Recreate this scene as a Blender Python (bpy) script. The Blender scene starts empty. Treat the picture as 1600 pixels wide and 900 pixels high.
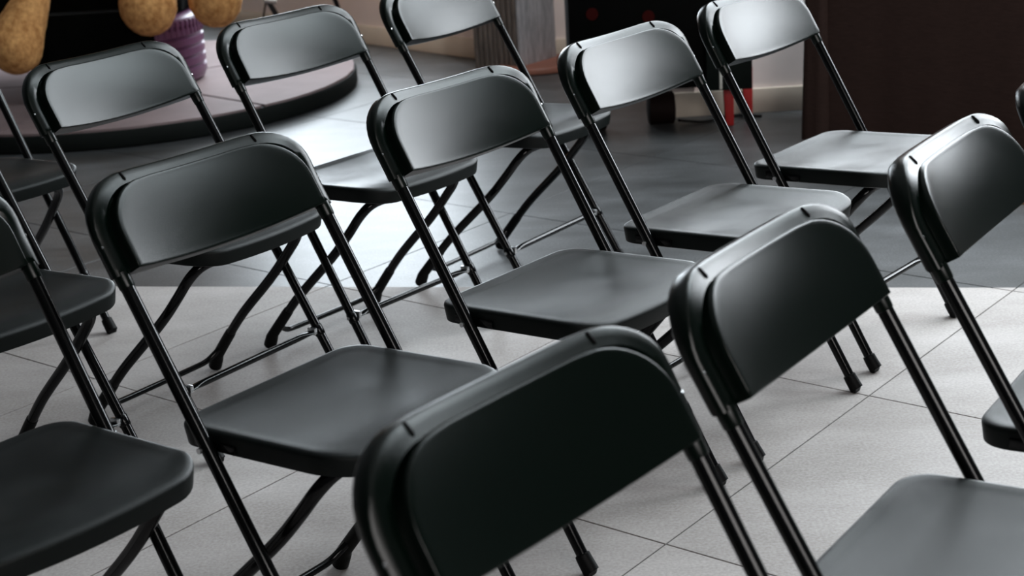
import bpy, bmesh, math, random
from mathutils import Vector, Matrix
random.seed(7)
C = bpy.context.scene.collection
sc = bpy.context.scene
PI = math.pi

# ------------------------------------------------------------------ camera
F_PX, PITCH, ROLL, CAM_H = 2510.6, 0.316365, -0.059588, 1.33065
cd = bpy.data.cameras.new('camera'); cam = bpy.data.objects.new('camera', cd); C.objects.link(cam)
cd.sensor_width = 36.0; cd.sensor_fit = 'HORIZONTAL'; cd.lens = F_PX / 1600 * 36
fw = Vector((0, math.cos(PITCH), -math.sin(PITCH))); up0 = Vector((0, math.sin(PITCH), math.cos(PITCH))); rt0 = Vector((1, 0, 0))
cr, sr = math.cos(ROLL), math.sin(ROLL)
rt = cr * rt0 + sr * up0; up = -sr * rt0 + cr * up0
M = Matrix((rt, up, -fw)).transposed().to_4x4(); M.translation = Vector((0, 0, CAM_H)); cam.matrix_world = M
cd.clip_start = 0.05; cd.dof.use_dof = True; cd.dof.focus_distance = 2.95; cd.dof.aperture_fstop = 6.5
sc.camera = cam

# ------------------------------------------------------------------ world and light
w = bpy.data.worlds.new('world'); sc.world = w; w.use_nodes = True
bg = w.node_tree.nodes['Background']; bg.inputs[0].default_value = (0.62, 0.74, 0.86, 1); bg.inputs[1].default_value = 1.0
sc.view_settings.view_transform = 'Standard'; sc.view_settings.look = 'None'
sc.view_settings.exposure = -0.28; sc.view_settings.gamma = 1.0; sc.view_settings.use_curve_mapping = False

def area(name, loc, aim, sx, sy, power, col):
    l = bpy.data.lights.new(name, 'AREA'); l.shape = 'RECTANGLE'; l.size = sx; l.size_y = sy; l.energy = power; l.color = col
    o = bpy.data.objects.new(name, l); C.objects.link(o); o.location = loc
    o.rotation_euler = (Vector(aim)).to_track_quat('-Z', 'Y').to_euler(); return o
# daylight in the window openings; ceiling panel, spot and rear light are added fill
LW = area('daylight_left_back', (-1.10, 8.825, 1.45), (-0.743, -0.669, 0), 2.6, 1.75, 220, (0.84, 0.93, 1.0))
RW = area('daylight_right', (4.27, 5.52, 2.55), (-1, 0, 0), 0.98, 2.1, 250, (0.89, 0.95, 1.0))
CW = area('daylight_corner', (3.72, 6.12, 2.15), (0, -1, 0), 0.72, 1.45, 80, (0.89, 0.95, 1.0))
CL = area('ledge_fill_light', (3.1, 4.9, 4.33), (0, 0, -1), 2.0, 2.2, 215, (0.82, 0.94, 1.0))  # added overhead light that brightens the backrest top edges
sl = bpy.data.lights.new('pillar_fill_spot', 'SPOT'); sl.energy = 260; sl.spot_size = math.radians(34); sl.spot_blend = 0.6; sl.shadow_soft_size = 0.08; sl.color = (1.0, 0.97, 0.95)  # added spot that lifts the dark pillar recess
SP = bpy.data.objects.new('pillar_fill_spot', sl); C.objects.link(SP); SP.location = (0.56, 5.40, 3.30); SP.rotation_euler = Vector((-0.36, 1.85, -3.0)).to_track_quat('-Z', 'Y').to_euler()
BW = area('daylight_back_right', (2.05, 6.12, 2.8), (0, -1, 0), 2.3, 1.7, 270, (0.86, 0.94, 1.0))
FW = area('rear_fill_light', (2.2, -1.67, 2.2), (0, 1, 0), 2.6, 1.8, 170, (1.0, 0.95, 0.92))  # added fill from behind the camera for back wall, bears and floor

# ------------------------------------------------------------------ helpers
def mat(name, base, rough=0.5, spec=0.5, metal=0.0):
    m = bpy.data.materials.new(name); m.use_nodes = True
    b = m.node_tree.nodes['Principled BSDF']
    b.inputs['Base Color'].default_value = (*base, 1); b.inputs['Roughness'].default_value = rough
    b.inputs['Specular IOR Level'].default_value = spec; b.inputs['Metallic'].default_value = metal
    return m, m.node_tree, b
def N(nt, t, **kw):
    n = nt.nodes.new(t)
    for k, v in kw.items(): setattr(n, k, v)
    return n
def noise_bump(nt, b, scale, strength, dist=0.001, coord='Object', detail=3):
    tc = N(nt, 'ShaderNodeTexCoord'); ns = N(nt, 'ShaderNodeTexNoise'); ns.inputs['Scale'].default_value = scale; ns.inputs['Detail'].default_value = detail
    bu = N(nt, 'ShaderNodeBump'); bu.inputs['Strength'].default_value = strength; bu.inputs['Distance'].default_value = dist
    nt.links.new(tc.outputs[coord], ns.inputs['Vector']); nt.links.new(ns.outputs['Fac'], bu.inputs['Height']); nt.links.new(bu.outputs['Normal'], b.inputs['Normal'])
    return ns
def ramp(nt, fac, stops, sock):
    r = N(nt, 'ShaderNodeValToRGB'); e = r.color_ramp.elements
    e[0].position, e[0].color = stops[0][0], (*stops[0][1], 1); e[1].position, e[1].color = stops[-1][0], (*stops[-1][1], 1)
    for p, c in stops[1:-1]:
        x = e.new(p); x.color = (*c, 1)
    nt.links.new(fac, r.inputs['Fac']); nt.links.new(r.outputs['Color'], sock); return r

PLASTIC, nt, b = mat('black_plastic', (0.0012, 0.0034, 0.0023), 0.36, 0.36)
ns = noise_bump(nt, b, 900, 0.25, 0.0006)
r = N(nt, 'ShaderNodeMapRange'); r.inputs[3].default_value = 0.27; r.inputs[4].default_value = 0.35
n2 = N(nt, 'ShaderNodeTexNoise'); n2.inputs['Scale'].default_value = 260; nt.links.new(n2.outputs['Fac'], r.inputs[0]); nt.links.new(r.outputs[0], b.inputs['Roughness'])
SEATP, nt, b = mat('seat_plastic', (0.0028, 0.0046, 0.0042), 0.5, 0.4)
noise_bump(nt, b, 1100, 0.4, 0.0008)
tc = N(nt, 'ShaderNodeTexCoord'); n3 = N(nt, 'ShaderNodeTexNoise'); n3.inputs['Scale'].default_value = 9; n3.inputs['Detail'].default_value = 6
nt.links.new(tc.outputs['Object'], n3.inputs['Vector'])
r = N(nt, 'ShaderNodeMapRange'); r.inputs[1].default_value = .3; r.inputs[2].default_value = .7; r.inputs[3].default_value = 0.44; r.inputs[4].default_value = 0.58
nt.links.new(n3.outputs['Fac'], r.inputs[0]); nt.links.new(r.outputs[0], b.inputs['Roughness'])
TUBE, nt, b = mat('black_gloss_paint', (0.002, 0.0022, 0.0024), 0.22, 0.5)
noise_bump(nt, b, 400, 0.05, 0.0005)
RUBBER, nt, b = mat('black_rubber', (0.004, 0.004, 0.004), 0.6, 0.4); noise_bump(nt, b, 300, 0.2)
CHROME, nt, b = mat('worn_zinc', (0.55, 0.56, 0.57), 0.3, 0.5, 1.0); noise_bump(nt, b, 200, 0.2)
RECESS, nt, b = mat('recess_black', (0.002, 0.002, 0.002), 0.8, 0.1)

# floor: pale worn finish in front of a straight change of finish, dark slate beyond it
def satin(m, rough_src=None, f0=0.04, spec=1.0, rough=0.35):
    nt = m.node_tree; b = nt.nodes['Principled BSDF']; out = nt.nodes['Material Output']
    d = N(nt, 'ShaderNodeBsdfDiffuse'); d.inputs[0].default_value = b.inputs['Base Color'].default_value
    g_ = N(nt, 'ShaderNodeBsdfGlossy', distribution='BECKMANN'); g_.inputs['Color'].default_value = (spec, spec, spec, 1)
    fr = N(nt, 'ShaderNodeFresnel'); fr.inputs['IOR'].default_value = 1.45; mx = N(nt, 'ShaderNodeMixShader')
    g_.inputs['Roughness'].default_value = rough
    for l in list(nt.links):
        if l.to_node == b and l.to_socket.name == 'Normal':
            for t in (d, g_, fr): nt.links.new(l.from_socket, t.inputs['Normal'])
        if l.to_node == b and l.to_socket.name == 'Roughness': nt.links.new(l.from_socket, g_.inputs['Roughness'])
    nt.links.new(fr.outputs[0], mx.inputs[0]); nt.links.new(d.outputs[0], mx.inputs[1]); nt.links.new(g_.outputs[0], mx.inputs[2])
    nt.links.new(mx.outputs[0], out.inputs['Surface'])
satin(PLASTIC, spec=0.56); satin(SEATP, spec=0.46); satin(TUBE, spec=0.55, rough=0.2); satin(RUBBER, spec=0.3, rough=0.5)
FLOOR, nt, b = mat('stone_tile', (0.4, 0.4, 0.4), 0.4, 0.5)
geo = N(nt, 'ShaderNodeNewGeometry'); sep = N(nt, 'ShaderNodeSeparateXYZ'); nt.links.new(geo.outputs['Position'], sep.inputs[0])
ml = N(nt, 'ShaderNodeMath', operation='MULTIPLY_ADD'); ml.inputs[1].default_value = 0.1958; ml.inputs[2].default_value = -4.0727
nt.links.new(sep.outputs['X'], ml.inputs[0])
ad = N(nt, 'ShaderNodeMath', operation='ADD'); nt.links.new(ml.outputs[0], ad.inputs[0]); nt.links.new(sep.outputs['Y'], ad.inputs[1])
mask = N(nt, 'ShaderNodeMath', operation='GREATER_THAN'); mask.inputs[1].default_value = 0; nt.links.new(ad.outputs[0], mask.inputs[0])
nA = N(nt, 'ShaderNodeTexNoise'); nA.inputs['Scale'].default_value = 2.2; nA.inputs['Detail'].default_value = 8; nA.inputs['Roughness'].default_value = 0.62
nB = N(nt, 'ShaderNodeTexNoise'); nB.inputs['Scale'].default_value = 160; nB.inputs['Detail'].default_value = 3
mpA = N(nt, 'ShaderNodeMapping'); mpA.inputs['Rotation'].default_value = (0, 0, 0.68); mpA.inputs['Scale'].default_value = (1, 2.4, 1)
nt.links.new(geo.outputs['Position'], mpA.inputs[0]); nt.links.new(mpA.outputs[0], nA.inputs['Vector']); nt.links.new(geo.outputs['Position'], nB.inputs['Vector'])
mixn = N(nt, 'ShaderNodeMix'); mixn.data_type = 'FLOAT'; mixn.inputs[0].default_value = 0.42
nt.links.new(nA.outputs['Fac'], mixn.inputs[2]); nt.links.new(nB.outputs['Fac'], mixn.inputs[3])
cm = N(nt, 'ShaderNodeMix'); cm.data_type = 'RGBA'
ramp(nt, mixn.outputs[0], [(0.3, (0.25, 0.226, 0.210)), (0.5, (0.375, 0.347, 0.332)), (0.7, (0.49, 0.458, 0.447))], cm.inputs[6])
ramp(nt, mixn.outputs[0], [(0.36, (0.024, 0.025, 0.025)), (0.5, (0.052, 0.054, 0.055)), (0.64, (0.105, 0.108, 0.112))], cm.inputs[7])
nt.links.new(mask.outputs[0], cm.inputs[0])
oi = N(nt, 'ShaderNodeObjectInfo'); mr = N(nt, 'ShaderNodeMapRange'); mr.inputs[3].default_value = 0.93; mr.inputs[4].default_value = 1.07
nt.links.new(oi.outputs['Random'], mr.inputs[0])
vm = N(nt, 'ShaderNodeVectorMath', operation='SCALE'); nt.links.new(cm.outputs[2], vm.inputs[0]); nt.links.new(mr.outputs[0], vm.inputs['Scale'])
nt.links.new(vm.outputs[0], b.inputs['Base Color'])
rr = N(nt, 'ShaderNodeMix'); rr.data_type = 'FLOAT'; rr.inputs[2].default_value = 0.58; rr.inputs[3].default_value = 0.40
nt.links.new(mask.outputs[0], rr.inputs[0]); nt.links.new(rr.outputs[0], b.inputs['Roughness'])
sr_ = N(nt, 'ShaderNodeMix'); sr_.data_type = 'FLOAT'; sr_.inputs[2].default_value = 0.2; sr_.inputs[3].default_value = 0.5
nt.links.new(mask.outputs[0], sr_.inputs[0]); nt.links.new(sr_.outputs[0], b.inputs['Specular IOR Level'])
bu = N(nt, 'ShaderNodeBump'); bu.inputs['Strength'].default_value = 0.18; bu.inputs['Distance'].default_value = 0.001
nt.links.new(mixn.outputs[0], bu.inputs['Height']); nt.links.new(bu.outputs['Normal'], b.inputs['Normal'])
GROUT, nt, b = mat('joint_filler', (0.09, 0.088, 0.085), 0.9, 0.1); noise_bump(nt, b, 60, 0.3)

def plain(name, col, rough=0.6, scale=30, strength=0.15, var=0.15, spec=0.4):
    m, nt, b = mat(name, col, rough, spec)
    ns = noise_bump(nt, b, scale, strength, 0.002)
    n = N(nt, 'ShaderNodeTexNoise'); n.inputs['Scale'].default_value = scale * 0.2; n.inputs['Detail'].default_value = 5
    tc = N(nt, 'ShaderNodeTexCoord'); nt.links.new(tc.outputs['Object'], n.inputs['Vector'])
    ramp(nt, n.outputs['Fac'], [(0.3, tuple(c * (1 - var) for c in col)), (0.7, tuple(min(1, c * (1 + var)) for c in col))], b.inputs['Base Color'])
    return m
WALL = plain('mauve_wall_paint', (0.74, 0.65, 0.62), 0.7, 40, 0.1, 0.04)
SKIRT = plain('cream_skirting', (0.62, 0.54, 0.45), 0.45, 30, 0.1, 0.06)
DARKWALL = plain('dimmed_wall', (0.06, 0.06, 0.06), 0.7, 40, 0.1, 0.04)  # unseen walls coloured dark so they bounce less fill light
CEIL = plain('ceiling_paint', (0.45, 0.45, 0.45), 0.8, 30, 0.1, 0.03)
FRAME = plain('window_frame_paint', (0.25, 0.25, 0.25), 0.5, 20, 0.1, 0.05)
CARPET = plain('mauve_podium_board', (0.235, 0.175, 0.175), 0.7, 14, 0.4, 0.22, 0.2)
PODSIDE = plain('dark_podium_rim', (0.008, 0.010, 0.009), 0.7, 20, 0.3, 0.3, 0.12)
BLACKCLOTH = plain('black_fabric', (0.0016, 0.0018, 0.0016), 0.9, 120, 0.4, 0.3, 0.04)
CABINET = plain('black_cabinet', (0.0012, 0.0014, 0.0012), 0.7, 60, 0.2, 0.2, 0.06)
GREENP = plain('dark_green_panel', (0.0035, 0.006, 0.005), 0.6, 40, 0.2, 0.2, 0.1)
RED = plain('red_paint', (0.42, 0.018, 0.018), 0.5, 40, 0.2, 0.12)
DIMRED = plain('dull_red_badge', (0.030, 0.0035, 0.003), 0.7, 40, 0.2, 0.2, 0.03)
WHITEP = plain('white_strip', (0.6, 0.6, 0.55), 0.5, 40, 0.1, 0.1)
WOOD = plain('orange_brown_wood', (0.30, 0.13, 0.05), 0.45, 20, 0.2, 0.25)
REDWOOD = plain('red_brown_disc', (0.24, 0.10, 0.07), 0.5, 20, 0.2, 0.25)
WHEELM = plain('brown_castor', (0.010, 0.005, 0.004), 0.7, 30, 0.2, 0.2, 0.1)
PURPLE, nt, b = mat('purple_paint', (0.14, 0.055, 0.12), 0.32, 0.5); noise_bump(nt, b, 60, 0.3, 0.002)
GREYB = plain('grey_bracket', (0.30, 0.29, 0.28), 0.5, 40, 0.1, 0.1)

def fibre(name, c0, c1, scale, stretch, rough, strength):
    m, nt, b = mat(name, c0, rough, 0.2)
    tc = N(nt, 'ShaderNodeTexCoord'); mp = N(nt, 'ShaderNodeMapping'); mp.inputs['Scale'].default_value = stretch
    n = N(nt, 'ShaderNodeTexNoise'); n.inputs['Scale'].default_value = scale; n.inputs['Detail'].default_value = 6; n.inputs['Roughness'].default_value = 0.7
    nt.links.new(tc.outputs['Object'], mp.inputs[0]); nt.links.new(mp.outputs[0], n.inputs['Vector'])
    ramp(nt, n.outputs['Fac'], [(0.32, c0), (0.68, c1)], b.inputs['Base Color'])
    bu = N(nt, 'ShaderNodeBump'); bu.inputs['Strength'].default_value = strength; bu.inputs['Distance'].default_value = 0.004
    nt.links.new(n.outputs['Fac'], bu.inputs['Height']); nt.links.new(bu.outputs['Normal'], b.inputs['Normal'])
    return m
FUR = fibre('tan_plush', (0.36, 0.15, 0.045), (0.80, 0.44, 0.17), 34, (1, 1, 0.8), 0.9, 0.9)
CLOTH = fibre('brown_tablecloth', (0.026, 0.0140, 0.0112), (0.042, 0.0225, 0.0180), 30, (1, 1, 6), 0.8, 0.25)
PALEWOOD = fibre('pale_grain_board', (0.30, 0.32, 0.35), (0.62, 0.64, 0.68), 12, (4, 4, 0.7), 0.6, 0.3)
SLATWOOD = fibre('grey_brown_slats', (0.10, 0.085, 0.075), (0.24, 0.21, 0.19), 14, (4, 4, 0.6), 0.6, 0.3)

def link(name, me, m, parent=None, smooth=True, loc=None):
    o = bpy.data.objects.new(name, me); C.objects.link(o)
    if m: me.materials.append(m)
    if parent: o.parent = parent
    if smooth:
        for p in me.polygons: p.use_smooth = True
    return o
def from_bm(name, bm, m, parent=None, smooth=True, sharp=40):
    bmesh.ops.recalc_face_normals(bm, faces=bm.faces)
    me = bpy.data.meshes.new(name); bm.to_mesh(me); bm.free()
    o = link(name, me, m, parent, smooth)
    if smooth and sharp: me.set_sharp_from_angle(angle=math.radians(sharp))
    return o
def empty(name, label, cat, loc=(0, 0, 0), rz=0, group=None):
    o = bpy.data.objects.new(name, None); C.objects.link(o); o.empty_display_size = 0.1
    o.location = loc; o.rotation_euler = (0, 0, rz); o['label'] = label; o['category'] = cat
    if group: o['group'] = group
    return o
def box_bm(bm, lo, hi, bev=0.0, mtx=None):
    r = bmesh.ops.create_cube(bm, size=1)
    c = [(a + b_) / 2 for a, b_ in zip(lo, hi)]; s = [b_ - a for a, b_ in zip(lo, hi)]
    for v in r['verts']: v.co = Vector([v.co[i] * s[i] + c[i] for i in range(3)])
    if bev:
        ed = list({e for v in r['verts'] for e in v.link_edges})
        nv = bmesh.ops.bevel(bm, geom=ed, offset=bev, segments=2, affect='EDGES', profile=0.5)['verts']
        vs = list({v for f in bm.faces for v in f.verts}) if False else None
    if mtx is not None:
        bmesh.ops.transform(bm, matrix=mtx, verts=bm.verts)
def box(name, lo, hi, m, parent=None, bev=0.002, mtx=None):
    bm = bmesh.new(); box_bm(bm, lo, hi, bev, mtx); return from_bm(name, bm, m, parent, True, 35)
def tube_bm(bm, pts, rad, seg=14, cap=True, flat=None):
    """tube along pts; rad float or list; flat = list of (sx, sz) squash per point"""
    pts = [Vector(p) for p in pts]; n = len(pts)
    rad = rad if isinstance(rad, (list, tuple)) else [rad] * n
    rings = []; prev = None
    for i, p in enumerate(pts):
        t = (pts[min(i + 1, n - 1)] - pts[max(i - 1, 0)]).normalized()
        if prev is None:
            a = Vector((0, 0, 1)) if abs(t.z) < 0.9 else Vector((0, 1, 0))
            u = t.cross(a).normalized()
        else:
            u = (prev - t * prev.dot(t)).normalized()
        prev = u; v_ = t.cross(u)
        fx, fz = flat[i] if flat else (1, 1)
        rings.append([bm.verts.new(p + (u * math.cos(2 * PI * k / seg) * fx + v_ * math.sin(2 * PI * k / seg) * fz) * rad[i]) for k in range(seg)])
    for a, b_ in zip(rings, rings[1:]):
        for k in range(seg): bm.faces.new((a[k], a[(k + 1) % seg], b_[(k + 1) % seg], b_[k]))
    if cap:
        bm.faces.new(rings[0][::-1]); bm.faces.new(rings[-1])
def tube(name, pts, rad, m, parent=None, seg=14, flat=None):
    bm = bmesh.new(); tube_bm(bm, pts, rad, seg, True, flat); return from_bm(name, bm, m, parent, True, 45)
def smooth_path(pts, it=2):
    for _ in range(it):
        q = [pts[0]]
        for a, b_ in zip(pts, pts[1:]):
            a = Vector(a); b_ = Vector(b_); q += [a * .75 + b_ * .25, a * .25 + b_ * .75]
        q.append(pts[-1]); pts = q
    return pts
def loops_mesh(bm, loops, close_first=True, close_last=True):
    rs = [[bm.verts.new(p) for p in l] for l in loops]; n = len(rs[0])
    for a, b_ in zip(rs, rs[1:]):
        for k in range(n): bm.faces.new((a[k], a[(k + 1) % n], b_[(k + 1) % n], b_[k]))
    if close_first: bm.faces.new(rs[0][::-1])
    if close_last: bm.faces.new(rs[-1])
    return rs

# ------------------------------------------------------------------ structure: floor of tiles
TA = math.radians(-39); e1 = Vector((math.cos(TA), math.sin(TA))); e2 = Vector((-math.sin(TA), math.cos(TA)))
RX0, RX1, RY0, RY1 = -4.2, 4.2, -1.6, 11.2
floor = box('floor', (RX0, RY0, -0.06), (RX1, RY1, -0.0025), GROUT, None, 0); floor['kind'] = 'structure'
T = 0.8; u0, v0 = -1.42, 2.142; g = 0.0017
bm = bmesh.new(); box_bm(bm, (-T / 2 + g, -T / 2 + g, -0.012), (T / 2 - g, T / 2 - g, 0.0), 0)
top = [e for e in bm.edges if all(v.co.z > -0.001 for v in e.verts)]
bmesh.ops.bevel(bm, geom=top, offset=0.0007, segments=1, affect='EDGES')
bmesh.ops.recalc_face_normals(bm, faces=bm.faces)
tile_me = bpy.data.meshes.new('tile'); bm.to_mesh(tile_me); bm.free(); tile_me.materials.append(FLOOR)
for i in range(-14, 10):
    for j in range(-6, 14):
        c = e1 * (u0 + (i + .5) * T) + e2 * (v0 + (j + .5) * T)
        if RX0 - .1 < c.x < RX1 + .1 and 1.0 < c.y < RY1:
            o = bpy.data.objects.new('tile', tile_me); C.objects.link(o); o.parent = floor
            o.location = (c.x, c.y, random.uniform(-0.0003, 0.0003)); o.rotation_euler = (0, 0, TA)
# floor behind the camera and in the corners, plain slab just under tile height
# ------------------------------------------------------------------ structure: walls
def wall(name, a, b_, h=4.4, th=0.12, openings=(), m=None, side=1):
    """wall from a to b; room is on the left of a->b when side=1. openings: (t0,t1,z0,z1)"""
    a = Vector((*a, 0)); b_ = Vector((*b_, 0)); L = (b_ - a).length; ang = math.atan2((b_ - a).y, (b_ - a).x)
    mtx = Matrix.Translation(a) @ Matrix.Rotation(ang, 4, 'Z')
    y0, y1 = (-th, 0) if side == 1 else (0, th)
    bm = bmesh.new()
    def bx(lo, hi):
        s = bmesh.new(); box_bm(s, lo, hi); bmesh.ops.transform(s, matrix=mtx, verts=s.verts)
        me = bpy.data.meshes.new('tmp'); s.to_mesh(me); s.free(); bm.from_mesh(me); bpy.data.meshes.remove(me)
    x = 0
    for t0, t1, z0, z1 in sorted(openings):
        bx((x, y0, 0), (t0, y1, h)); bx((t0, y0, 0), (t1, y1, z0)); bx((t0, y0, z1), (t1, y1, h)); x = t1
    bx((x, y0, 0), (L, y1, h))
    o = from_bm(name, bm, m or WALL, None, False); o['kind'] = 'structure'
    return o, mtx
def window(name, mtx, t0, t1, z0, z1, side, n):
    f = empty(name, '', ''); del f['label']; del f['category']; f['kind'] = 'structure'
    s = 1 if side == 1 else -1
    yy = sorted((-0.10 * s, -0.04 * s))
    def b2(nm, lo, hi): return box(nm, lo, hi, FRAME, f, 0.004, mtx)
    b2('frame_rail', (t0, yy[0], z0), (t1, yy[1], z0 + .06)); b2('frame_rail', (t0, yy[0], z1 - .06), (t1, yy[1], z1))
    for k in range(n + 1):
        x = t0 + (t1 - t0) * k / n; b2('mullion', (max(t0, x - .03), yy[0], z0), (min(t1, x + .03), yy[1], z1))
    return f
def skirting(name, a, b_, side=1, h=0.095):
    a = Vector((*a, 0)); b_ = Vector((*b_, 0)); L = (b_ - a).length; ang = math.atan2((b_ - a).y, (b_ - a).x)
    mtx = Matrix.Translation(a) @ Matrix.Rotation(ang, 4, 'Z')
    y0, y1 = (0, .016) if side == 1 else (-.016, 0)
    bm = bmesh.new(); box_bm(bm, (0, y0, 0), (L, y1, h), 0.004); bmesh.ops.transform(bm, matrix=mtx, verts=bm.verts)
    o = from_bm(name, bm, SKIRT, None, True, 35); o['kind'] = 'structure'; return o

# far left wall, seen behind the podium; room lies on its camera side (right of a->b)
LA, LB = (-3.9, 11.82), (0.05, 7.43)
Ldir = (Vector(LB) - Vector(LA)).normalized()
def Lt(x): return (x - LA[0]) / Ldir.x
wl, m1 = wall('wall_left_back', LA, LB, openings=((Lt(-2.00), Lt(-0.20), 0.55, 2.35),), side=-1)
window('window_1', m1, Lt(-2.00), Lt(-0.20), 0.55, 2.35, -1, 3)
skirting('baseboard_left_back', LA, LB, -1)
wall('wall_middle_back', (0.05, 7.43), (0.75, 7.50), side=-1); skirting('baseboard_middle_back', (0.05, 7.43), (0.75, 7.50), -1)
wall('wall_return', (0.75, 7.50), (0.62, 6.05), side=-1)
wb, m2 = wall('wall_right_back', (0.62, 6.05), (4.32, 6.05), openings=((0.25, 2.60, 1.92, 3.68), (2.74, 3.48, 1.4, 2.9)), side=-1)
window('window_2', m2, 0.25, 2.60, 1.92, 3.68, -1, 3); window('window_5', m2, 2.74, 3.48, 1.4, 2.9, -1, 1); skirting('baseboard_right_back', (0.62, 6.05), (4.2, 6.05), -1)
wr, m3 = wall('wall_right', (4.2, 6.05), (4.2, -1.6), m=DARKWALL, openings=((0.03, 1.03, 1.5, 3.62),), side=-1)
window('window_3', m3, 0.03, 1.03, 1.5, 3.62, -1, 1); skirting('baseboard_right', (4.2, 6.05), (4.2, -1.6), -1)
wf, m4 = wall('wall_front', (4.2, -1.6), (-4.2, -1.6), m=DARKWALL, openings=((0.7, 3.3, 1.3, 3.1),), side=-1)
window('fill_window', m4, 0.7, 3.3, 1.3, 3.1, -1, 3)  # unseen window added to carry the rear fill light
wall('wall_left', (-4.2, -1.6), (-4.2, 12.0), m=DARKWALL, side=-1)
ceil = box('ceiling', (-4.4, -1.8, 4.4), (4.4, 12.0, 4.5), CEIL, None, 0); ceil['kind'] = 'structure'

cp_ = empty('added_ceiling_panel', 'added white ceiling panel, out of view, giving fill light above the right-hand rows', 'light', (3.1, 4.9, 4.4))  # invented fixture around the added overhead light
for lo, hi in (((-1.06, -1.15, -.06), (-1.0, 1.15, 0)), ((1.0, -1.15, -.06), (1.06, 1.15, 0)), ((-1.0, -1.15, -.06), (1.0, -1.10, 0)), ((-1.0, 1.10, -.06), (1.0, 1.15, 0))): box('frame', lo, hi, FRAME, cp_, .004)
box('back_plate', (-1.0, -1.1, -.03), (1.0, 1.1, -.001), WHITEP, cp_, 0)
sp_ = empty('added_spot', 'added black ceiling spot, out of view, brightening the striped pillar', 'light', (0.56, 5.36, 4.4))  # invented fixture for the added pillar light
bm = bmesh.new(); tube_bm(bm, [(0, 0, 0), (0, 0, -.92)], .012, 12); from_bm('rod', bm, TUBE, sp_)
bm = bmesh.new(); tube_bm(bm, [Vector((.03, -.12, -.87)), Vector((.0, .0, -1.06))], [.06, .10], 24); from_bm('lamp_head', bm, TUBE, sp_)

# ------------------------------------------------------------------ the folding chair
W = 0.21; TANL = 0.586; TH = math.atan(TANL)
AX = Vector((-math.sin(TH), 0, math.cos(TH))); NN = Vector((math.cos(TH), 0, math.sin(TH)))
def bp3(y, s, n): return AX * s + NN * n + Vector((0, y, 0))
def bend(y, c=0.024): return -c * (1 - (y / 0.21) ** 2)
def gfac(s_):
    t = min(1, max(0, (s_ - .815) / .075)); return t * t * (3 - 2 * t)
def back_outline(hw, top, bot, r, sag=0.0):
    """closed outline in (y, s)"""
    P = []
    nb = 18
    for k in range(nb + 1):
        y = -hw + 2 * hw * k / nb; P.append((y, bot - sag * (1 - (y / hw) ** 2)))
    for k in range(1, 5): P.append((hw, bot + (top - r - bot) * k / 5))
    ry = r * 1.12
    for k in range(0, 11):
        a = (PI / 2) * k / 10; P.append((hw - ry + ry * math.cos(a), top - r + r * math.sin(a)))
    nt_ = 12
    for k in range(1, nt_):
        y = (hw - ry) * (1 - 2 * k / nt_); P.append((y, top + 0.0015 * (1 - (y / hw) ** 2)))
    for k in range(0, 11):
        a = PI / 2 + (PI / 2) * k / 10; P.append((-hw + ry + ry * math.cos(a), top - r + r * math.sin(a)))
    for k in range(4, 0, -1): P.append((-hw, bot + (top - r - bot) * k / 5))
    return P
def back_mesh(loops, m, name, parent, front_bulge=0.0, sag=0.0):
    bm = bmesh.new(); L = []
    for n, hw, top, bot, r, tl in loops:
        L.append([bp3(y, s, n - tl * (1 - gfac(s)) + bend(y)) for y, s in back_outline(hw, top, bot, r, sag)])
    n0, hw, top, bot, r, tl = loops[-1]; o = back_outline(hw, top, bot, r, sag); cs = (top + bot) / 2
    for q in (0.96, 0.9, 0.82, 0.72, 0.6, 0.46, 0.3, 0.14):
        L.append([bp3(y * q, cs + (s - cs) * q, n0 - tl + front_bulge * (1 - (y * q / hw) ** 2) * max(0, 1 - ((s - cs) * q / ((top - bot) / 2)) ** 2) + bend(y * q)) for y, s in o])
    n1, hw, top, bot, r, tl = loops[0]; o = back_outline(hw, top, bot, r, sag); pre = []
    for q in (0.2, 0.55, 0.85):
        pre.append([bp3(y * q, cs + (s - cs) * q, n1 + bend(y * q)) for y, s in o])
    loops_mesh(bm, pre + L)
    return from_bm(name, bm, m, parent, True, 50)

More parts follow.
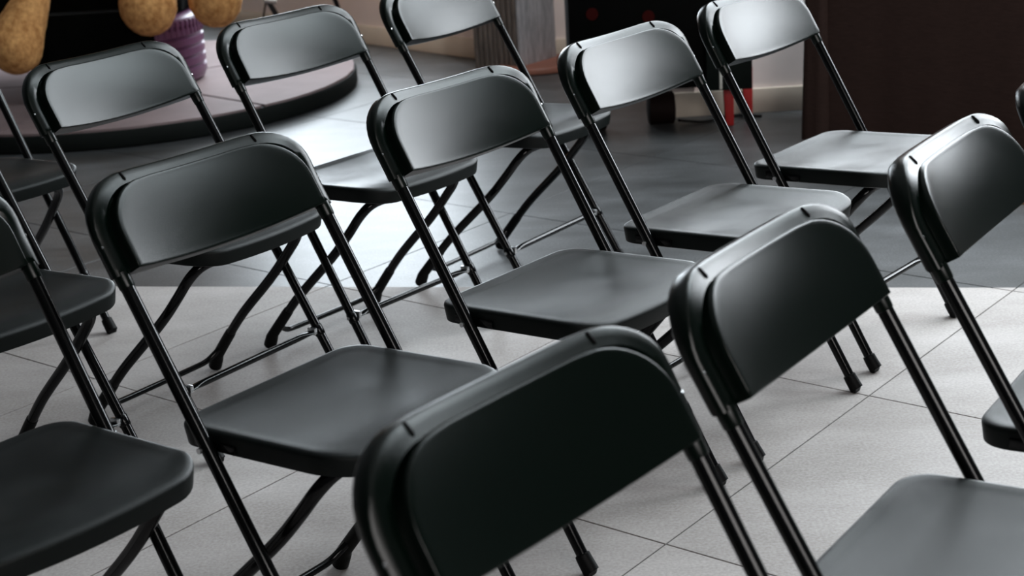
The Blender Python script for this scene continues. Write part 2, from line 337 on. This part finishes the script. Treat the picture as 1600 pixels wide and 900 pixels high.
def build_chair(label):
    t = empty('folding_chair', label, 'chair', group='rows of black folding chairs')
    # seat -----------------------------------------------------------------
    def seat_z(x):
        z = 0.433 + (x + 0.33) * 0.046
        if x > -0.055: z -= ((x + 0.055) / 0.06) ** 2 * 0.008
        return z
    def seat_outline(d):
        P = []; x0, x1, hw = -0.336 + d, 0.006 - d, 0.197 - d
        rr, rf = 0.046 - d * .5, 0.062 - d * .5
        def arc(cx, cy, r, a0, a1, n=8):
            for k in range(n + 1):
                a = a0 + (a1 - a0) * k / n; P.append((cx + r * math.cos(a), cy + r * math.sin(a)))
        def line(p, q, n=8):
            for k in range(1, n): P.append((p[0] + (q[0] - p[0]) * k / n, p[1] + (q[1] - p[1]) * k / n))
        arc(x0 + rr, -hw + rr, rr, PI, 1.5 * PI); line((x0 + rr, -hw), (x1 - rf, -hw))
        arc(x1 - rf, -hw + rf, rf, 1.5 * PI, 2 * PI); line((x1, -hw + rf), (x1, hw - rf))
        arc(x1 - rf, hw - rf, rf, 0, .5 * PI); line((x1 - rf, hw), (x0 + rr, hw))
        arc(x0 + rr, hw - rr, rr, .5 * PI, PI); line((x0, hw - rr), (x0, -hw + rr))
        out = []
        for x, y in P:
            f = max(0, (x + 0.20) / 0.206); x += 0.016 * f * f * (1 - (y / hw) ** 2)     # front edge bows forward
            out.append((x, y))
        return out
    bm = bmesh.new(); L = []
    def ring(d, dz): L.append([Vector((x, y, seat_z(x) + dz)) for x, y in seat_outline(d)])
    def inner(q, dz):
        o = seat_outline(0.02); L.append([Vector((-0.165 + (x + 0.165) * q, y * q, 0)) for x, y in o])
        for v in L[-1]:
            dish = 0.010 * max(0, 1 - (v.y / 0.19) ** 2) * max(0, 1 - ((v.x + 0.19) / 0.17) ** 2)
            v.z = seat_z(v.x) + (dz - dish if dz >= -0.005 else dz)
    inner(0.3, -0.014); inner(0.9, -0.014); ring(0.016, -0.016); ring(0.0105, -0.032); ring(0.0065, -0.034); ring(0.003, -0.032); ring(0.0, -0.006); ring(0.0008, -0.0025); ring(0.004, 0.0); ring(0.010, 0.0008)
    for q in (1.0, 0.92, 0.8, 0.66, 0.5, 0.34, 0.18): inner(q, 0.0)
    loops_mesh(bm, L)
    seat = from_bm('seat', bm, SEATP, t, True, 48)
    for s in (-1, 1):   # pivot brackets under the seat edge
        box('hinge_plate', (-0.285, s * 0.1975 - .0015, 0.409), (-0.200, s * 0.1975 + .0010, 0.423), TUBE, seat, 0.001)
        bm = bmesh.new(); tube_bm(bm, [(-0.248, s * .190, .416), (-0.248, s * .2245, .416)], .0045, 10); from_bm('rivet', bm, CHROME, seat)
    # backrest -------------------------------------------------------------
    shell = back_mesh([(-0.0185, .204, .888, .770, .066, 0), (-0.0175, .215, .900, .764, .077, 0), (-0.012, .2235, .909, .761, .084, 0), (-0.004, .2262, .9118, .760, .086, 0), (0.0142, .2262, .9110, .760, .086, .0145), (0.0168, .2245, .9096, .760, .0855, .0135),
                       (0.0188, .2215, .9068, .760, .084, .0130), (0.0212, .2160, .8990, .761, .081, .0125), (0.0245, .209, .8890, .764, .075, .0130)], PLASTIC, 'backrest', t)
    pad = back_mesh([(0.008, .1965, .8920, .760, .078, 0), (0.0240, .1958, .8912, .760, .078, 0), (0.0298, .1948, .8900, .7602, .0775, 0), (0.0307, .1941, .8890, .7607, .0768, 0),
                     (0.0311, .1930, .8876, .7615, .0755, 0)], PLASTIC, 'front_pad', shell, 0.0035, 0.005)
    for s in (-1, 1):
        y = s * 0.134; b0 = bend(y)
        bm = bmesh.new(); tube_bm(bm, [bp3(y, .9085, 0.0180 + b0), bp3(y, .9065, 0.0186 + b0), bp3(y, .8955, 0.0224 + b0), bp3(y, .8930, 0.0230 + b0)], [.001, .0025, .0025, .001], 10); from_bm('slot', bm, RECESS, shell)
        bm = bmesh.new()
        tube_bm(bm, [bp3(s * .2205, .802, .0072), bp3(s * .2205, .820, .0072)], .0014, 8)
        tube_bm(bm, [bp3(s * .2195, .808, .006), bp3(s * .2245, .808, .006)], .0025, 8)
        from_bm('clip', bm, CHROME, shell)
        tube('sleeve', [bp3(s * W, .741, 0), bp3(s * W, .743, 0), bp3(s * W, .765, 0)], [.0110, .0118, .0125], PLASTIC, shell, 16)
    # front legs run up into the backrest -----------------------------------
    for s in (-1, 1):
        y = s * W
        leg = tube('front_leg', [bp3(y, s_, 0) for s_ in (.012, .3, .6, .80)], .0105, TUBE, t, 18)
        tube('rubber_foot', [bp3(y, -0.0005, 0) + Vector((.001, 0, 0.006)), bp3(y, .004, 0) + Vector((0, 0, .003)), bp3(y, .030, 0), bp3(y, .040, 0), bp3(y, .042, 0)], [.0120, .0150, .0142, .0136, .011], RUBBER, leg, 18)
        tube('collar', [bp3(y, .150, 0), bp3(y, .153, 0), bp3(y, .172, 0), bp3(y, .175, 0)], [.0108, .0120, .0120, .0108], TUBE, leg, 16)
        # rear leg: half of a U-shaped tube with its crossing bar under the seat
        y1, y2 = s * .165, s * .186
        pts = [Vector((-.402, y2, .012)), Vector((-.388, s * .185, .036)), Vector((-.342, s * .181, .092)), Vector((-.300, s * .177, .140)), Vector((-.262, s * .172, .178)), Vector((-.165, s * .167, .268)),
               Vector((-.110, y1, .330)), Vector((-.075, y1, .372)), Vector((-.055, s * .145, .398)), Vector((-.052, s * .10, .400)), Vector((-.052, 0, .400))]
        rl = tube('rear_leg', smooth_path(pts, 2), .0110, TUBE, t, 14)
        tube('rubber_foot', [Vector((-.4035, y2, .004)), Vector((-.402, y2, .008)), Vector((-.392, y2, .030)), Vector((-.386, s * .185, .040)), Vector((-.342, s * .181, .092)), Vector((-.330, s * .180, .106))],
             [.0135, .0160, .0150, .0130, .0127, .0123], RUBBER, rl, 16)
    # crossbars ---------------------------------------------------------------
    zb = 0.141; xb = -zb * TANL - .002
    ys = [-.197, -.188, -.176, -.160, -.145, 0, .145, .160, .176, .188, .197]
    cb = tube('front_crossbar', [(xb, y, zb) for y in ys], .0075, TUBE, t, 12, flat=[(1.5, .5), (1.6, .5), (1.5, .6), (1.15, .9)] + [(1, 1)] * 3 + [(1.15, .9), (1.5, .6), (1.6, .5), (1.5, .5)])
    for s in (-1, 1):
        bm = bmesh.new(); box_bm(bm, (xb - .011, s * .1925 - .005, zb - .006), (xb + .011, s * .1925 + .005, zb + .010), .002)
        tube_bm(bm, [(xb, s * .19, zb), (xb, s * .224, zb)], .0038, 8); from_bm('fixing', bm, CHROME, cb)
    pts = [Vector((-.368, -.178, .062)), Vector((-.376, -.165, .050)), Vector((-.383, -.145, .037)), Vector((-.385, -.12, .034)), Vector((-.385, 0, .034))]
    pts += [Vector((p.x, -p.y, p.z)) for p in pts[-2::-1]]
    tube('rear_crossbar', smooth_path(pts, 2), .0068, TUBE, t, 12)
    return t

proto = None
def chair(x, y, yaw, label):
    global proto
    if proto is None:
        proto = build_chair(label); r = proto
    else:
        r = proto.copy(); C.objects.link(r); r['label'] = label
        for ch in [o for o in proto.children]:
            c = ch.copy(); C.objects.link(c); c.parent = r
            for gch in ch.children:
                d = gch.copy(); C.objects.link(d); d.parent = c
    r.location = (x, y, 0); r.rotation_euler = (0, 0, yaw); return r

CH = [
 (0.3323, 1.1127, -.7027, 'large blurred black folding chair nearest the camera, its backrest filling the bottom centre'),
 (0.6560, 1.5415, -.6209, 'black folding chair just right of the nearest one, seat reaching the bottom right corner'),
 (1.0072, 1.9964, -.5962, 'black folding chair near the right edge, its backrest running off beside the brown tablecloth'),
 (1.3200, 2.4300, -.62, 'black folding chair of which only the backrest edge shows, at the right frame edge'),
 (-0.5589, 1.8861, -.7061, 'black folding chair at the bottom left corner showing mostly its seat'),
 (-0.1296, 2.1493, -.6671, 'black folding chair in the left foreground, its whole seat and backrest in view'),
 (0.2433, 2.6193, -.6964, 'black folding chair in the middle of the picture, between two complete neighbours'),
 (0.5977, 3.0412, -.6793, 'black folding chair right of centre in front of the black cabinet'),
 (0.9308, 3.4747, -.6945, 'black folding chair directly in front of the brown tablecloth'),
 (-0.8397, 2.7264, -.6363, 'black folding chair on the left edge, only seat, legs and crossbars showing'),
 (-0.4960, 3.1983, -.6210, 'black folding chair with its backrest in front of the podium and purple tyre'),
 (-0.1712, 3.5967, -.6923, 'black folding chair with its backrest above the right end of the podium'),
 (0.1893, 4.0474, -.6306, 'farthest black folding chair, its backrest cut by the top edge beside the striped pillar'),
 (-1.1601, 3.7278, -.6960, 'black folding chair cut by the upper left edge, its seat corner near the podium'),
]
for a in CH: chair(*a)

# ------------------------------------------------------------------ podium
PC = Vector((-1.684, 7.104)); PR = 1.05; PZ = 0.08
pod = empty('round_podium', 'low round podium with a mauve top and dark rim', 'podium', (PC.x, PC.y, 0))
bm = bmesh.new(); n = 96
def ringp(r, z): return [Vector((r * math.cos(2 * PI * k / n), r * math.sin(2 * PI * k / n), z)) for k in range(n)]
loops_mesh(bm, [ringp(PR - .02, 0.0), ringp(PR - .004, 0.004), ringp(PR, .012), ringp(PR, PZ - .016), ringp(PR - .004, PZ - .010), ringp(PR - .02, PZ - .008)])
from_bm('rim', bm, PODSIDE, pod, True, 40)
seam_a = math.atan2(6.292 - PC.y, -0.877 - PC.x)
ang_list = [seam_a, seam_a + math.radians(75), seam_a + math.radians(150), seam_a + math.radians(225), seam_a + math.radians(300), seam_a + math.radians(360)]
for i in range(5):
    a0, a1 = ang_list[i], ang_list[i + 1]; k = 26; gp = 0.010
    bm = bmesh.new(); rnd = random.Random(i); P = []
    mid = (a0 + a1) / 2; off = Vector((math.cos(mid), math.sin(mid))) * gp
    P.append(off.copy())
    for q in range(k + 1):
        a = a0 + (a1 - a0) * q / k; rr_ = PR - .006 - rnd.random() * .006
        P.append(Vector((math.cos(a), math.sin(a))) * rr_ + off * 0 - Vector((math.cos(a), math.sin(a))) * 0)
    P[1] += Vector((-math.sin(a0), math.cos(a0))) * gp; P[-1] -= Vector((-math.sin(a1), math.cos(a1))) * gp
    vs0 = [bm.verts.new((p.x, p.y, PZ - .010)) for p in P]; vs1 = [bm.verts.new((p.x, p.y, PZ)) for p in P]
    bm.faces.new(vs0[::-1]); bm.faces.new(vs1)
    for q in range(len(P)): bm.faces.new((vs0[q], vs0[(q + 1) % len(P)], vs1[(q + 1) % len(P)], vs1[q]))
    from_bm('top_panel', bm, CARPET, pod, True, 30)

# ------------------------------------------------------------------ purple tyre on the podium
TC = (-1.595, 7.07)
ty = empty('tyre', 'purple painted tyre lying flat on the podium under the black seat cloth', 'tyre', (TC[0], TC[1], PZ))
prof = [(.16, .012), (.20, .002), (.27, .0), (.295, .012), (.302, .03)]
z = .03
for k in range(5):
    prof += [(.306, z + .006), (.306, z + .034), (.296, z + .037), (.296, z + .041)]; z += .044
prof += [(.304, .26), (.296, .285), (.270, .300), (.21, .298), (.16, .285)]
bm = bmesh.new(); n = 72
loops_mesh(bm, [[Vector((r * math.cos(2 * PI * k / n), r * math.sin(2 * PI * k / n), zz)) for k in range(n)] for r, zz in prof + [(.15, .27), (.15, .03), (.16, .012)]], False, False)
tb = from_bm('tread_body', bm, PURPLE, ty, True, 35)
bm = bmesh.new()
for k in range(64):
    a = 2 * PI * k / 64
    s = bmesh.new(); box_bm(s, (.296, -.007, .215), (.309, .007, .278), 0.002); bmesh.ops.transform(s, matrix=Matrix.Rotation(a, 4, 'Z'), verts=s.verts)
    me = bpy.data.meshes.new('t'); s.to_mesh(me); s.free(); bm.from_mesh(me); bpy.data.meshes.remove(me)
o = from_bm('shoulder_lugs', bm, PURPLE, ty, True, 35)

# black cloth-covered seat on and around the tyre
bs = empty('pouffe', 'black cloth covered pouffe on the purple tyre, carrying the plush bears', 'pouffe', (-1.86, 7.30, PZ))
def cloth_loops(defs, seed, amp):
    rnd = random.Random(seed); ph = [rnd.uniform(0, 6.28) for _ in range(4)]; n = 80; L = []
    for hx, hy, z, f in defs:
        l = []
        for k in range(n):
            a = 2 * PI * k / n; ca, sa = math.cos(a), math.sin(a)
            e = 0.42; x = math.copysign(abs(ca) ** e, ca) * hx; y = math.copysign(abs(sa) ** e, sa) * hy
            wv = f * amp * (math.sin(11 * a + ph[0]) + .6 * math.sin(17 * a + ph[1]))
            l.append(Vector((x * (1 + wv), y * (1 + wv), z)))
        L.append(l)
    return L
bm = bmesh.new(); loops_mesh(bm, cloth_loops([(.51, .40, .302, .3), (.53, .43, .31, .6), (.535, .44, .36, .6), (.53, .435, .46, .2), (.51, .41, .492, .1), (.42, .3, .50, 0), (.2, .15, .498, 0)], 3, .018))
from_bm('cushion', bm, BLACKCLOTH, bs, True, 60)
bm = bmesh.new()
for L_ in [cloth_loops([(.25, .04, .008, 1), (.25, .04, .10, 1), (.25, .04, .2, .8), (.25, .045, .37, .3)], 5, .05)]:
    loops_mesh(bm, L_)
bmesh.ops.translate(bm, vec=(.19, -.64, 0), verts=bm.verts)
from_bm('hanging_cloth', bm, BLACKCLOTH, bs, True, 60)

# plush bears: one continuous body each, built of blended balls -------------------------------------------
def bear(name, label, loc, balls, eyes, vox=0.016):
    root = empty(name, label, 'teddy bear', loc)
    bm = bmesh.new()
    for (x, y, z, rx, ry, rz) in balls:
        m_ = Matrix.Translation((x, y, z)) @ Matrix.Diagonal((rx, ry, rz, 1))
        bmesh.ops.create_icosphere(bm, subdivisions=3, radius=1, matrix=m_)
    o = from_bm('body', bm, FUR, root, True, 0)
    md = o.modifiers.new('r', 'REMESH'); md.mode = 'VOXEL'; md.voxel_size = vox; md.use_smooth_shade = True
    s = o.modifiers.new('s', 'SMOOTH'); s.iterations = 8; s.factor = 0.6
    tx = bpy.data.textures.new('furnoise', 'CLOUDS'); tx.noise_scale = 0.018
    d = o.modifiers.new('d', 'DISPLACE'); d.texture = tx; d.strength = 0.008; d.mid_level = 0.5
    for (x, y, z, r_) in eyes:
        bm = bmesh.new(); bmesh.ops.create_icosphere(bm, subdivisions=2, radius=r_, matrix=Matrix.Translation((x, y, z))); from_bm('eye' if r_ < .03 else 'nose', bm, TUBE, root)
    return root
def limb(p, q, r0, r1, n=9):
    out = []
    for k in range(n + 1):
        t = k / n; r = r0 + (r1 - r0) * t; out.append((p[0] + (q[0] - p[0]) * t, p[1] + (q[1] - p[1]) * t, p[2] + (q[2] - p[2]) * t, r, r, r))
    return out
def px(x, y, depth_y):
    d = fw + rt * ((x - 800) / F_PX) - up * ((y - 450) / F_PX); k = depth_y / d.y; p = Vector((0, 0, CAM_H)) + d * k; return p
def bear_balls(pelvis, feet, neck_h=.62):
    P = Vector(pelvis); B = []
    B += [(P.x, P.y, P.z, .24, .22, .22), (P.x, P.y + .02, P.z + .22, .23, .20, .24), (P.x, P.y + .02, P.z + .40, .19, .17, .17)]
    H = Vector((P.x, P.y, P.z + neck_h)); B += [(H.x, H.y, H.z, .20, .18, .18), (H.x, H.y - .15, H.z - .05, .10, .10, .08)]
    for s in (-1, 1):
        B.append((H.x + s * .15, H.y, H.z + .15, .075, .04, .075))
        B += limb((P.x + s * .20, P.y, P.z + .38), (P.x + s * .20, P.y - .20, P.z + .12), .085, .07)
    for (f, r_), s in zip(feet, (-1, 1)):
        hip = (P.x + s * .13, P.y - .05, P.z)
        knee = (f[0] * .6 + hip[0] * .4, f[1] + .06, P.z - .05); B += limb(hip, knee, .11, .09, 6) + limb(knee, (f[0], f[1], f[2] + .02), .09, r_ * .66, 8)
        B += [(f[0], f[1], f[2], r_, r_ * .95, r_ * 1.08)]
    E_ = [(H.x - .065, H.y - .165, H.z + .03, .018), (H.x + .065, H.y - .165, H.z + .03, .018), (H.x, H.y - .245, H.z - .03, .032)]
    return B, E_
# right bear: feet at pixels (232,-2..) and (335,-8..)
fB = px(231, 8, 6.60); fC = px(336, -2, 6.66)
Bb, Eb = bear_balls((-1.33, 7.18, .82), ((fB, .120), (fC, .113)))
bear('teddy_bear', 'tan plush teddy bear whose two round feet hang side by side above the purple tyre', (0, 0, 0), Bb, Eb)
# left bear: one long leg hanging at the left edge of the frame
fA = px(24, 72, 6.52); fA2 = px(-150, 40, 6.6)
Ba, Ea = bear_balls((-2.06, 7.20, .82), ((fA2, .125),))
Ba += [(fA.x, fA.y, fA.z, .113, .108, .120)]
# custom long calf for the leg in view
kA = px(60, -24, 6.58); Ba += limb((fA.x, fA.y, fA.z + .01), tuple(kA), .112, .060, 8) + limb(tuple(kA), (-1.86, 6.66, .76), .060, .09, 4) + limb((-1.86, 6.66, .76), (-1.94, 7.1, .82), .09, .11, 8)
bear('teddy_bear', 'tan plush teddy bear with a long pear-shaped leg dangling at the upper left corner', (0, 0, 0), Ba, Ea)

# ------------------------------------------------------------------ striped pillar on a round base
pc = Vector((0.098, 7.15)); ev1 = Vector((.629, .777)); ev2 = Vector((-.777, .629)); s_ = .265
pil = empty('striped_pillar', 'square pillar with grey-brown slats on one face and pale grain on the other', 'pillar', (0, 0, 0))
mt = Matrix(((ev1.x, ev2.x, 0, pc.x), (ev1.y, ev2.y, 0, pc.y), (0, 0, 1, 0), (0, 0, 0, 1)))
box('core', (.012, .012, 0), (s_, s_, 2.9), PALEWOOD, pil, .003, mt)
ns_ = 9
for k in range(ns_):
    y0 = .012 + (s_ - .012) * k / ns_
    box('slat', (-.004, y0 + .003, 0), (.0115, y0 + (s_ - .012) / ns_ - .004, 2.9), SLATWOOD, pil, .002, mt)
box('face_board', (.0, -.004, 0), (s_, .0115, 2.9), PALEWOOD, pil, .002, mt)
cc = Vector((.175, 7.24, 0)); bm = bmesh.new(); n = 64
loops_mesh(bm, [[Vector((cc.x + r * math.cos(2 * PI * k / n), cc.y + r * math.sin(2 * PI * k / n), z)) for k in range(n)] for r, z in ((.172, 0), (.178, .006), (.178, .022), (.172, .03))])
from_bm('base_disc', bm, REDWOOD, pil, True, 40)
o = box('wooden_block', (.262, 7.14, .031), (.300, 7.18, .072), WOOD, None, .003); o['label'] = 'small red-brown wooden block on the round base of the pillar'; o['category'] = 'block'
o.data.materials[0] = REDWOOD

# ------------------------------------------------------------------ black cabinet on castors with red feet
cb = empty('black_cabinet', 'black cabinet on castors with red feet against the back wall', 'cabinet', (.60, 5.86, 0))
def lb(nm, lo, hi, m, par=cb, bev=.004): return box(nm, (lo[0] - .6, lo[1] - 5.86, lo[2]), (hi[0] - .6, hi[1] - 5.86, hi[2]), m, par, bev)
lb('body', (.257, 5.72, .20), (.90, 6.00, 1.15), CABINET)
lb('lower_panel', (.74, 5.69, .165), (.905, 5.72, .46), GREENP)
lb('white_strip', (.786, 5.684, .17), (.796, 5.69, .245), WHITEP)
for x0, y0 in ((.838, 5.84), (.925, 5.95)):
    bm = bmesh.new(); box_bm(bm, (x0 - .6 - .021, y0 - 5.86 - .012, .002), (x0 - .6 + .021, y0 - 5.86 + .012, .20), .006)
    for v in bm.verts:
        if v.co.z < .03: v.co.x = (x0 - .6) + (v.co.x - x0 + .6) * .75 + .004
    from_bm('red_foot', bm, RED, cb)
lb('bottom_rail', (.30, 5.80, .16), (.80, 5.86, .205), CABINET)
for x0, y0 in ((.34, 5.90), (.60, 5.945)):
    bm = bmesh.new(); tube_bm(bm, [(x0 - .6 - .05, y0 - 5.86, .062), (x0 - .6 - .045, y0 - 5.86, .062), (x0 - .6 + .045, y0 - 5.86, .062), (x0 - .6 + .05, y0 - 5.86, .062)], [.052, .061, .061, .052], 28); from_bm('castor', bm, WHEELM, cb, True, 40)
for p in ((925, 22), (1013, 26)):  # two dull round badges
    q = px(*p, 5.72); bm = bmesh.new(); tube_bm(bm, [(q.x - .6, -.145, q.z), (q.x - .6, -.139, q.z)], .022, 20); from_bm('red_badge', bm, DIMRED, cb)
cab_pts = [(.66, 5.90, .02), (.70, 5.93, .007), (.76, 5.90, .006), (.86, 6.00, .006), (.98, 5.95, .006)]
o = tube('cable', smooth_path([Vector(p) for p in cab_pts], 2), .005, RUBBER); o['label'] = 'thin black cable on the floor behind the cabinet'; o['category'] = 'cable'

# ------------------------------------------------------------------ table under a brown cloth
tb = empty('covered_table', 'table hidden under a floor-length brown cloth at the upper right', 'table', (1.10, 5.56, 0), TA)
Lx, Ly, Hh = 1.9, .70, .745
for x in (.08, Lx - .08):
    for y in (.08, Ly - .30): box('leg', (x - .02, y - .02, 0), (x + .02, y + .02, Hh - .02), TUBE, tb, .002)
box('tabletop', (.02, .02, Hh - .02), (Lx - .02, Ly - .22, Hh), WOOD, tb, .003)
tcl = empty('tablecloth', 'brown woven tablecloth hanging to the floor behind the right-hand chairs', 'tablecloth', (1.10, 5.56, 0), TA)
def cloth_sheet(name, pts, z0, z1, th, fold, par, seed, hem=0.0):
    """vertical sheet following pts (x,y), folds swell towards the hem"""
    rnd = random.Random(seed); bm = bmesh.new(); nz = 14; n = len(pts); ph = rnd.uniform(0, 6)
    F_, B_ = [], []
    for j in range(nz + 1):
        t = j / nz; z = z1 + (z0 - z1) * t; rf, rb = [], []
        for i, p in enumerate(pts):
            a = Vector(pts[min(i + 1, n - 1)]) - Vector(pts[max(i - 1, 0)]); nrm = Vector((a.y, -a.x)).normalized()
            w_ = fold * (t ** .7) * (math.sin(i * .55 + ph) + .5 * math.sin(i * 1.27 + 2 * ph))
            q = Vector(p) + nrm * (w_ + .018 * t); zz = z + (hem * math.sin(i * .4 + ph) if j == nz else 0)
            rf.append(bm.verts.new((q.x, q.y, zz))); q2 = q - nrm * th; rb.append(bm.verts.new((q2.x, q2.y, zz)))
        F_.append(rf); B_.append(rb)
    for j in range(nz):
        for i in range(n - 1):
            bm.faces.new((F_[j][i], F_[j][i + 1], F_[j + 1][i + 1], F_[j + 1][i])); bm.faces.new((B_[j][i], B_[j + 1][i], B_[j + 1][i + 1], B_[j][i + 1]))
    for i in range(n - 1):
        bm.faces.new((F_[0][i], B_[0][i], B_[0][i + 1], F_[0][i + 1])); bm.faces.new((F_[nz][i], F_[nz][i + 1], B_[nz][i + 1], B_[nz][i]))
    for j in range(nz):
        bm.faces.new((F_[j][0], F_[j + 1][0], B_[j + 1][0], B_[j][0])); bm.faces.new((F_[j][-1], B_[j][-1], B_[j + 1][-1], F_[j + 1][-1]))
    return from_bm(name, bm, CLOTH, par, True, 60)
cloth_sheet('front_drop', [(i * Lx / 70, 0) for i in range(71)], .006, Hh + .002, .003, .0035, tcl, 2)
cloth_sheet('side_drop', [(-.002, .45 - i * .45 / 14) for i in range(15)], .006, Hh + .002, .003, .004, tcl, 4)
cloth_sheet('side_drop', [(Lx, i * .45 / 14) for i in range(15)], .006, Hh + .002, .003, .004, tcl, 6)
box('top_sheet', (-.004, -.004, Hh + .001), (Lx + .004, .452, Hh + .005), CLOTH, tcl, .001)
# small loose corner that hangs free on the wall side
cloth_sheet('loose_corner', [(-.055 + i * .006, .16 - i * .018) for i in range(9)], .255, Hh, .003, .002, tcl, 9)
cloth_sheet('corner_fold', [(-.022 + i * .0095, -.030 + (.018 if i in (0, 8) else 0)) for i in range(9)], .004, Hh, .003, .0015, tcl, 12)
o = box('wooden_strip', (1.50, 4.57, .0), (1.95, 4.61, .022), WOOD, None, .002); o['label'] = 'orange-brown wooden strip lying on the dark floor at the right frame edge'; o['category'] = 'strip'

# ------------------------------------------------------------------ easel leaning near the far wall
ez = empty('easel', 'black metal easel standing by the far wall behind the podium', 'easel', (-1.05, 8.30, 0))
def rel(p): return Vector(p) - Vector((-1.05, 8.30, 0))
def seg(p0, p1, depth, ext):   # leg through two pixels at a given depth, floor to a height
    a, b_ = px(*p0, depth), px(*p1, depth); d = (a - b_) / (a.z - b_.z)
    return [rel(b_ + d * (0.006 - b_.z)), rel(b_ + d * (ext - b_.z))]
l1 = seg((418, 0), (431, 22), 8.32, 1.5); tube('leg', l1, .014, TUBE, ez)
l2 = seg((522, -4), (531, 20), 8.02, 1.5); tube('leg', l2, .012, TUBE, ez)
l3 = seg((416, 0), (412, 24), 8.42, .34); tube('brace', l3, .005, WHEELM, ez)
a = px(423, 3, 8.30); bm = bmesh.new(); tube_bm(bm, [rel(a) + Vector((-.03, 0, .01)), rel(a) + Vector((.03, 0, .0))], .013, 10); from_bm('bracket', bm, GREYB, ez)
q1 = l1[0] + (l1[1] - l1[0]) * .8; q2 = l2[0] + (l2[1] - l2[0]) * .8; tube('rail', [q1, q2], .012, TUBE, ez)
